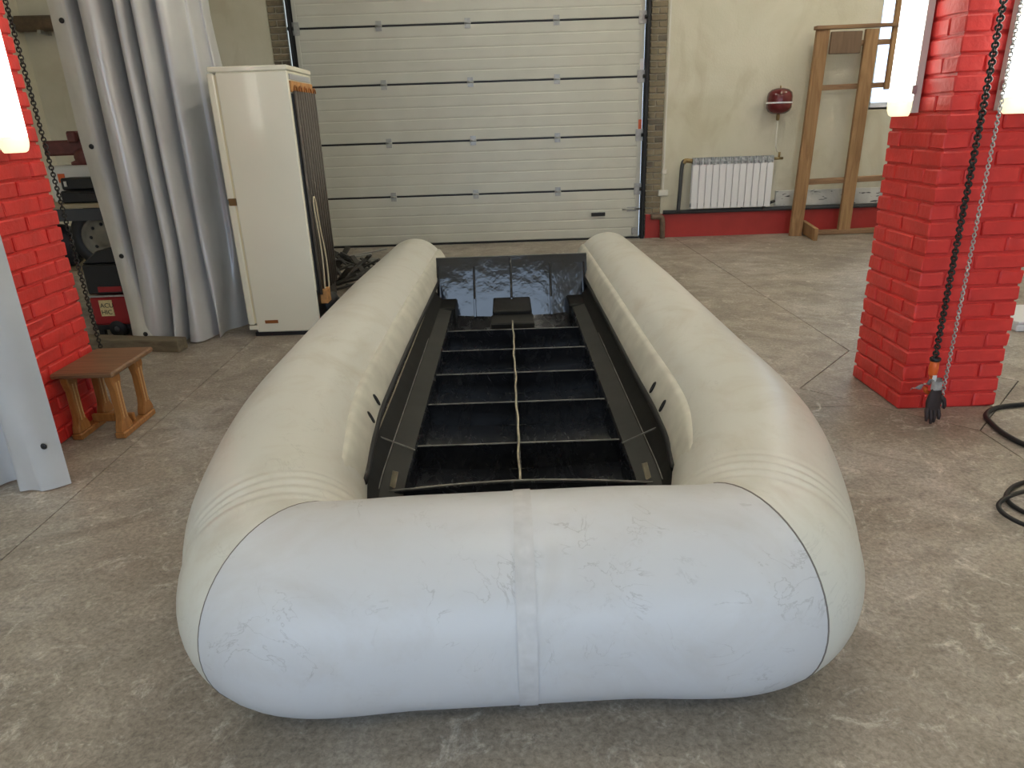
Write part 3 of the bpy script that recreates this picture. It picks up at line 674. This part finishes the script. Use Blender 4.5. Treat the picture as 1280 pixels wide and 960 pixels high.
wc = (-3.36, 5.96, .43+.265)
part(wh, 'tyre', MB().lathe([(.165, -.07), (.19, -.085), (.24, -.08), (.262, -.055), (.265, 0), (.262, .055), (.24, .08), (.19, .085), (.165, .07)], wc, 32, 'y', cap=False), 'rubber')
rm = part(wh, 'rim', MB().lathe([(.001, -.055), (.05, -.055), (.07, -.045), (.11, -.035), (.145, -.05), (.168, -.072), (.170, .07), (.001, .07)], wc, 32, 'y'), 'rim')
for k in range(8):
    a = 2*math.pi*k/8; part(rm, 'vent_hole', MB().lathe([(.014, -.006), (.014, 0)], (wc[0]+.105*math.cos(a), wc[1]-.036, wc[2]+.105*math.sin(a)), 10, 'y'), 'black')
sk = thing('sack', 'slumped black sack on the lower rack board beside the wheel', 'bag', (-3.86, 6.1, .43))
def sackf(u, v):
    a = 2*math.pi*v; th = math.pi*u; r = .20*math.sin(th)**.7*(1+.08*math.sin(3*a+u*5)); return (-3.86+r*math.cos(a), 6.1+.85*r*math.sin(a), .43+.36*(1-math.cos(th))/2)
part(sk, 'sack_body', MB().grid(sackf, 14, 20, True, True), 'sack'); part(sk, 'sack_tie', MB().sweep([(-3.86+.05*math.cos(2*math.pi*k/10), 6.1+.05*math.sin(2*math.pi*k/10), .77) for k in range(10)], .01, 6, True), 'cord')
solo('folded_cloth', MB().grid(lambda u, v: (-3.30+.2*u+.02*math.sin(v*9), 6.12+.2*v, .432+.26*math.sin(math.pi*u)**.6*(.8+.2*math.sin(v*7))), 14, 10), 'cloth_grey', 'grey rag heaped on the lower rack board behind the wheel', 'rag', (-3.2, 6.2, .43))
gn = thing('generator', 'red and black portable generator with a paper note on its front', 'generator', (-3.05, 5.5, 0))
part(gn, 'frame', MB().box(-3.26, -2.80, 5.32, 5.72, .06, .10), 'black'); part(gn, 'red_housing', MB().box(-3.24, -2.82, 5.305, 5.70, .10, .325), 'genred', .015)
part(gn, 'trim_strip', MB().box(-3.25, -2.82, 5.298, 5.31, .325, .338), 'galv'); en = part(gn, 'engine_block', MB().box(-3.25, -2.84, 5.33, 5.70, .338, .57), 'black', .012)
part(en, 'red_grille', MB().box(-3.16, -2.98, 5.322, 5.332, .36, .40), 'genred'); part(gn, 'fuel_tank', MB().prism([(-3.25, .575), (-2.84, .575), (-2.88, .68), (-2.97, .70), (-3.12, .67)], 'y', 5.34, 5.70), 'black', .01)
part(gn, 'handle_bar', MB().sweep([(-2.95, 5.33, .70), (-2.93, 5.28, .66), (-2.90, 5.26, .56)], .012, 8), 'black')
nt_ = part(gn, 'note', MB().box(-3.165, -3.065, 5.298, 5.306, .175, .30), 'paper', label='yellow paper note')
for wx in (-3.07, -2.88):
    w_ = part(gn, 'wheel', MB().lathe([(.02, -.03), (.062, -.03), (.07, -.015), (.07, .015), (.062, .03), (.02, .03)], (wx, 5.33, .07), 20, 'y'), 'rubber'); part(w_, 'hub', MB().lathe([(.001, -.006), (.022, -.006), (.022, 0)], (wx, 5.298, .07), 12, 'y'), 'pipe')
part(gn, 'foot', MB().box(-3.24, -3.20, 5.34, 5.38, 0, .06), 'rubber'); part(gn, 'foot', MB().box(-3.24, -3.20, 5.62, 5.66, 0, .06), 'rubber'); part(gn, 'foot', MB().box(-2.86, -2.82, 5.62, 5.66, 0, .06), 'rubber')
# handwriting on the note: two rows of marker letters
def text_mesh(s, size):
    cu = bpy.data.curves.new('lettering', 'FONT'); cu.body = s; cu.size = size; cu.extrude = .0005
    o = bpy.data.objects.new('lettering', cu); COL.objects.link(o); dg = bpy.context.evaluated_depsgraph_get()
    me = bpy.data.meshes.new_from_object(o.evaluated_get(dg)); bpy.data.objects.remove(o); return me
for s, z in (('ACU', .243), ('HIC', .19)):
    me = text_mesh(s, .05); me.materials.clear(); me.materials.append(M_['black'])
    t = link('lettering', me, nt_, Vector((-3.16, 5.2965, z))-base(gn)); t.rotation_euler = (math.radians(90), 0, 0)
# flue pipe on the far wall
pp = thing('wall_pipe', 'thick brown pipe running along the wall above the storage rack', 'pipe', (-4.6, YB-.12, 3.0))
part(pp, 'pipe', MB().sweep([(XL+.02, YB-.12, 2.72), (-3.6, YB-.12, 2.70)], .085, 16), 'brownpipe')
for x in (-5.3, -3.7): part(pp, 'bracket', MB().box(x-.02, x+.02, YB-.21, YB+.0, 2.60, 2.64), 'galv')

# dark scrap behind the fridge
rnd = random.Random(4)
for k in range(40):
    a = rnd.uniform(0, 2*math.pi); L_ = rnd.uniform(.22, .5); cx, cy = -1.74+rnd.uniform(-.22, .26), 7.15+rnd.uniform(-.75, .8)
    rise = rnd.uniform(.02, .26)*(1-abs(cx+1.8)); wd = rnd.uniform(.03, .08)
    dx, dy = math.cos(a)*L_/2, math.sin(a)*L_/2
    solo('metal_offcut', MB().bar((cx-dx, cy-dy, .012), (cx+dx, cy+dy, .012+rise), wd, .02), 'scrap', 'dark metal offcut in the heap between fridge and garage door', 'offcut', (cx, cy, 0), .003, 'dark metal offcuts heaped by the fridge')
for k, (x, a) in enumerate(((-1.86, .35), (-1.95, .2), (-1.78, .5))):
    solo('metal_strip', MB().bar((x-.3, 8.05+.14*k, .012), (x+.34, 8.20+.1*k, .03+.04*k), .09, .012), 'galv', 'long grey metal strip lying against the dark offcut heap', 'metal strip', (x, 8.15, 0), 0, 'grey strips on the offcut heap')

# ================================================================== radiator wall
ra = thing('radiator', 'white aluminium sectional radiator on the plaster wall', 'radiator', (2.84, YB-.12, .36))
rx0, rw, NS = 2.345, .0845, 12
for k in range(NS):
    x = rx0+k*rw
    sc_ = part(ra, 'section', MB().box(x+.004, x+rw-.004, YB-.145, YB-.135, .37, .90).box(x+.03, x+rw-.03, YB-.135, YB-.06, .38, .97).box(x+.006, x+rw-.006, YB-.07, YB-.062, .37, .97), 'white')
    part(sc_, 'top_grille', MB().box(x+.006, x+.02, YB-.14, YB-.07, .905, .985).box(x+.035, x+.05, YB-.14, YB-.07, .905, .985).box(x+rw-.02, x+rw-.006, YB-.14, YB-.07, .905, .985).box(x+.004, x+rw-.004, YB-.143, YB-.138, .935, .95), 'greygrille')
part(ra, 'header', MB().sweep([(rx0, YB-.10, .945), (rx0+NS*rw, YB-.10, .945)], .022, 10).sweep([(rx0, YB-.10, .41), (rx0+NS*rw, YB-.10, .41)], .022, 10), 'greygrille')
for x in (rx0+.25, rx0+.75): part(ra, 'bracket', MB().box(x-.015, x+.015, YB-.08, YB, .40, .43), 'galv')
part(ra, 'valve', MB().sweep([(rx0+NS*rw, YB-.10, .945), (rx0+NS*rw+.12, YB-.10, .945)], .016, 8).sweep([(rx0+NS*rw+.07, YB-.10, .945), (rx0+NS*rw+.07, YB-.10, 1.02)], .014, 8), 'brass')
hp = thing('heating_pipe', 'dark insulated heating pipe running along the wall above the red plinth', 'pipe', (3, YB-.05, .30))
part(hp, 'main_run', MB().sweep([(2.02, YB-.05, .325), (XR-.02, YB-.05, .325)], .026, 10), 'pipe')
part(hp, 'riser', MB().sweep(spline([(2.20, YB-.10, .33), (2.21, YB-.10, .6), (2.22, YB-.10, .88), (2.25, YB-.10, .955), (2.345, YB-.10, .95)]), .024, 10), 'pipe')
part(hp, 'elbow', MB().sweep(spline([(2.235, YB-.10, .925), (2.26, YB-.10, .955), (2.345, YB-.10, .947)]), .028, 10), 'brass')
part(hp, 'riser', MB().sweep([(3.30, YB-.05, .325), (3.30, YB-.10, .37), (3.30, YB-.10, .41)], .02, 10), 'pipe'); part(hp, 'valve', MB().sweep([(3.36, YB-.12, .41), (3.42, YB-.12, .43)], .018, 8).sweep([(3.30, YB-.10, .41), (3.38, YB-.12, .41)], .016, 8), 'black')
part(hp, 'riser', MB().sweep([(3.02, YB-.05, .325), (3.02, YB-.10, .40)], .012, 8), 'pipe')
solo('drain_pipe', MB().sweep(spline([(1.86, YB-.07, .275), (1.95, YB-.07, .275), (2.0, YB-.075, .255), (2.01, YB-.08, .18), (2.015, YB-.085, .0)], 6), .034, 12), 'brownpipe', 'short brown pipe bending down to the floor beside the red plinth', 'pipe', (2.01, YB-.08, 0))
tk = thing('expansion_tank', 'dark red round expansion tank hung on the plaster wall', 'tank', (3.345, YB-.16, 1.47))
tc_ = (3.345, YB-.16, 0)
part(tk, 'vessel', MB().lathe([(.03, 1.462), (.08, 1.468), (.125, 1.495), (.146, 1.535), (.148, 1.60), (.148, 1.66), (.138, 1.705), (.10, 1.74), (.04, 1.756), (.01, 1.758)], tc_, 28), 'tank')
part(tk, 'clamp_band', MB().lathe([(.149, 1.582), (.153, 1.585), (.153, 1.597), (.149, 1.60)], tc_, 28), 'white'); part(tk, 'air_valve', MB().lathe([(.009, 1.755), (.009, 1.785)], tc_, 8), 'brass')
part(tk, 'bracket', MB().box(3.30, 3.39, YB-.03, YB, 1.55, 1.65), 'galv'); part(tk, 'nut', MB().lathe([(.012, 1.39), (.022, 1.40), (.024, 1.44), (.02, 1.47)], tc_, 8), 'brass')
part(tk, 'feed_pipe', MB().sweep([(3.345, YB-.16, 1.40), (3.35, YB-.13, 1.2), (3.415, YB-.10, 1.02)][:1]+[(3.36, YB-.13, 1.1), (3.40, YB-.105, 1.02)], .009, 8), 'plasticwhite')
cn = thing('wire_conduit', 'white wire conduit with socket boxes running down beside the brick reveal', 'conduit', (2.03, YB, .6))
part(cn, 'conduit', MB().box(2.005, 2.025, YB-.016, YB, .56, ZC), 'plasticwhite'); part(cn, 'junction_box', MB().box(1.985, 2.045, YB-.045, YB, .80, .86), 'plasticwhite', .005); part(cn, 'socket_box', MB().box(1.95, 2.075, YB-.05, YB, .53, .605), 'plasticwhite', .006)
solo('insulation_strip', MB().box(3.46, 5.15, YB-.035, YB-.002, .352, .545), 'foil', 'grey white printed insulation strip behind the timber frame', 'insulation', (4.2, YB-.02, .352), .004)
tf = thing('timber_frame', 'tall rough timber frame leaning by the window wall', 'timber frame', (4.2, 9.0, 0))
part(tf, 'post', MB().bar((3.675, 8.97, .0), (3.76, 9.02, 2.37), .15, .055, (0, 1, 0)), 'timber', .004); part(tf, 'post', MB().bar((4.29, 8.98, .05), (4.35, 9.05, 2.36), .15, .05, (0, 1, 0)), 'timber', .004)
part(tf, 'post', MB().bar((4.615, 9.05, 1.70), (4.64, 9.10, 3.0), .055, .05, (0, 1, 0)), 'timber', .004); part(tf, 'post', MB().bar((4.93, 9.0, .05), (4.96, 9.08, 2.0), .12, .05, (0, 1, 0)), 'timber', .004)
part(tf, 'top_rail', MB().bar((3.66, 9.0, 2.385), (4.68, 9.07, 2.40), .08, .04), 'timber_x', .003); part(tf, 'rail', MB().bar((3.72, 9.06, 1.74), (5.0, 9.12, 1.76), .03, .06), 'timber_x', .003); part(tf, 'rail', MB().bar((3.70, 9.02, .655), (5.05, 9.06, .68), .03, .07), 'timber_x', .003)
part(tf, 'rail', MB().bar((4.10, 9.05, 2.215), (4.68, 9.10, 2.225), .03, .06), 'timber_x', .003)
part(tf, 'block', MB().box(3.83, 4.19, 8.93, 8.97, 2.10, 2.335), 'darkboard', .005); part(tf, 'foot', MB().bar((3.81, 9.08, .105), (3.76, 8.55, .075), .05, .15), 'timber', .005); part(tf, 'base_rail', MB().bar((3.80, 8.99, .03), (5.05, 9.0, .04), .09, .055), 'timber_x', .004)

# ================================================================== chains, hook, gloves
def link_mesh(name, L, Wd, r, mat):
    pts = []
    for k in range(12):
        a = 2*math.pi*k/12; pts.append((Wd/2*math.cos(a), 0, (L/2-Wd/2)*(1 if math.sin(a) > .01 else -1 if math.sin(a) < -.01 else 0)+Wd/2*math.sin(a)))
    return MB().sweep(pts, r, 5, True).mesh(name, mat)
def chain(label, x, y, z0, z1, pitch, wd, r, mat, group=None, drift=(0, 0)):
    root = thing('hoist_chain', label, 'chain', (x, y, z0), group); me = link_mesh('chain_link', pitch*1.32, wd, r, mat); n = int((z1-z0)/pitch)
    for k in range(n):
        o = link('chain_link', me, root, (drift[0]*k/n+random.uniform(-.0008, .0008), drift[1]*k/n, k*pitch)); o.rotation_euler = (0, 0, math.radians((45 if k % 2 else -45)+random.uniform(-14, 14)))
    part(root, 'ceiling_hook', MB().box(x-.03, x+.03, y-.03, y+.03, ZC-.02, ZC).sweep([(x+drift[0], y+drift[1], ZC-.02), (x+drift[0], y+drift[1], z0+n*pitch-.01)], .008, 8), 'black')
    return root
chain('dark steel hoist chain carrying the orange hook and gloves', 2.062, 3.2, .342, 3.4, .0165, .022, .0056, 'chain_dark')
chain('bright thin steel chain hanging beside the dark hoist chain', 2.135, 3.2, .10, 3.4, .0150, .014, .0030, 'steel')
chain('steel hoist chain hanging behind the pillar with the stool', -2.345, 3.85, .03, 3.4, .0175, .019, .0036, 'chain_dark', drift=(-.07, 0))
hx, hy = 2.065, 3.2
hk = thing('hoist_hook', 'orange hoist hook at the end of the dark chain', 'hook', (hx, hy, .18))
part(hk, 'swivel_block', MB().lathe([(.012, .345), (.020, .34), (.022, .30), (.020, .27), (.012, .255)], (hx, hy, 0), 14), 'orange'); part(hk, 'collar', MB().lathe([(.02, .335), (.025, .338), (.025, .352), (.018, .356)], (hx, hy, 0), 14), 'black')
part(hk, 'hook', MB().sweep(spline([(hx, hy, .26), (hx, hy, .235), (hx+.022, hy, .215), (hx+.026, hy, .19), (hx+.005, hy, .168), (hx-.018, hy, .18), (hx-.022, hy, .20)], 5), [.010]*31, 8), 'orange'); part(hk, 'tag', MB().box(hx-.008, hx+.010, hy-.022, hy-.017, .232, .268), 'white')
def glove(label, x, y, z, rz, fingers_mat, cuff_mat, flip):
    root = thing('work_glove', label, 'glove', (x, y, z), 'work gloves on the hoist hook')
    c, s = math.cos(rz), math.sin(rz)
    def T(p): return (x+p[0]*c-p[1]*s, y+p[0]*s+p[1]*c, z+p[2])
    def body(u, v):
        a = 2*math.pi*v; zz = -.01-.11*u; w = .024+.016*math.sin(min(1, u*1.2)*math.pi/2); t = .012+.004*math.sin(u*3)
        return T((w*math.cos(a)*(1+.08*math.sin(4*a+u*6)), t*math.sin(a), zz))
    pm = part(root, 'palm', MB().grid(body, 8, 14, True, True), fingers_mat)
    for k, (fx, L_, bend) in enumerate(((-.031, .055, .006), (-.011, .068, .010), (.010, .066, .004), (.029, .050, .008))):
        part(root, 'finger', MB().sweep([T((fx*.85, 0, -.105)), T((fx, -.002, -.12)), T((fx*1.05, -.006-bend, -.12-L_*.55)), T((fx*1.05, -.004-bend*1.6, -.12-L_))], [.0105, .0105, .0098, .006], 8), fingers_mat)
    part(root, 'thumb', MB().sweep([T((.028*flip, 0, -.05)), T((.048*flip, -.004, -.07)), T((.056*flip, -.006, -.10)), T((.055*flip, -.006, -.118))], [.011, .011, .010, .006], 8), fingers_mat)
    def cuff(u, v):
        a = 2*math.pi*v; return T(((.026+.004*math.sin(5*a))*math.cos(a), .015*math.sin(a), -.015+.045*u))
    part(root, 'cuff', MB().grid(cuff, 4, 14, True, True), cuff_mat)
    return root
glove('work glove with dark coated fingers hanging from the hook', 2.075, 3.165, .215, .1, 'cloth_dark', 'cloth_grey', 1)
glove('work glove with dark coated fingers hanging from the hook', 2.108, 3.215, .205, .5, 'cloth_dark', 'cloth_grey', -1)
def ragf(u, v):
    return (2.06-.085*u, 3.17+.03*v+.012*math.sin(u*8), .245-.035*u**1.5-.03*v+.008*math.sin(u*11+v*5))
solo('cloth_scrap', MB().grid(ragf, 12, 6), 'cloth_grey', 'pale grey rag tucked over the orange hoist hook', 'rag', (2.04, 3.18, .22))
# black hoses on the floor
hs = [(3.3, 3.46), (2.95, 3.42), (2.698, 3.375), (2.54, 3.346), (2.42, 3.26), (2.375, 3.14), (2.36, 3.0), (2.40, 2.87), (2.6, 2.72), (2.9, 2.6)]
solo('hose', MB().sweep(spline([(x, y, .013) for x, y in hs], 6), .0125, 8), 'rubber', 'black rubber hose curving round the foot of the chain pillar', 'hose', (2.6, 3.1, 0))
def loop(pts, z): return [(x, y, z) for x, y in pts]
h2 = [(2.6, 2.66), (2.35, 2.63), (2.138, 2.573), (2.03, 2.51), (1.97, 2.43), (1.98, 2.33), (2.06, 2.24), (2.2, 2.14), (2.4, 2.06)]
h3 = [(2.55, 2.52), (2.25, 2.50), (2.05, 2.465), (1.92, 2.40), (1.872, 2.33), (1.885, 2.245), (1.95, 2.18), (2.1, 2.1), (2.35, 2.0)]
cbl = thing('cable_coil', 'loose coil of black cable lying on the concrete floor', 'cable', (2.1, 2.35, 0))
part(cbl, 'coil_turn', MB().sweep(spline(loop(h2, .010), 6), .009, 8), 'rubber'); part(cbl, 'coil_turn', MB().sweep(spline(loop(h3, .027), 6), .009, 8), 'rubber')
wbx = thing('white_case', 'white plastic case on the floor behind the chain pillar', 'case', (3.75, 4.9, 0))
part(wbx, 'case_body', MB().box(3.54, 4.1, 4.66, 5.1, 0, .048), 'white', .008); part(wbx, 'case_lid', MB().box(3.54, 4.1, 4.66, 5.1, .05, .075), 'white', .006); part(wbx, 'latch', MB().box(3.70, 3.76, 4.652, 4.662, .03, .06), 'black')
# ceiling lights
for k, (x, y) in enumerate([(x, y) for x in (-3.2, 0.2, 3.4) for y in (-1.5, 1.6, 4.6, 7.4) if not (x < -1 and y > 3)] + [(5.3, 5.2), (5.3, 7.8)]):
    cl = thing('ceiling_lamp', 'long warm tube lamp fixed under the workshop ceiling', 'ceiling lamp', (x, y, ZC-.1), 'ceiling tube lamps')
    part(cl, 'lamp_body', MB().box(x-.08, x+.08, y-.65, y+.65, ZC-.05, ZC), 'lamp_body'); part(cl, 'lamp_tube', MB().sweep([(x, y-.6, ZC-.075), (x, y+.6, ZC-.075)], .03, 10), 'clamp')
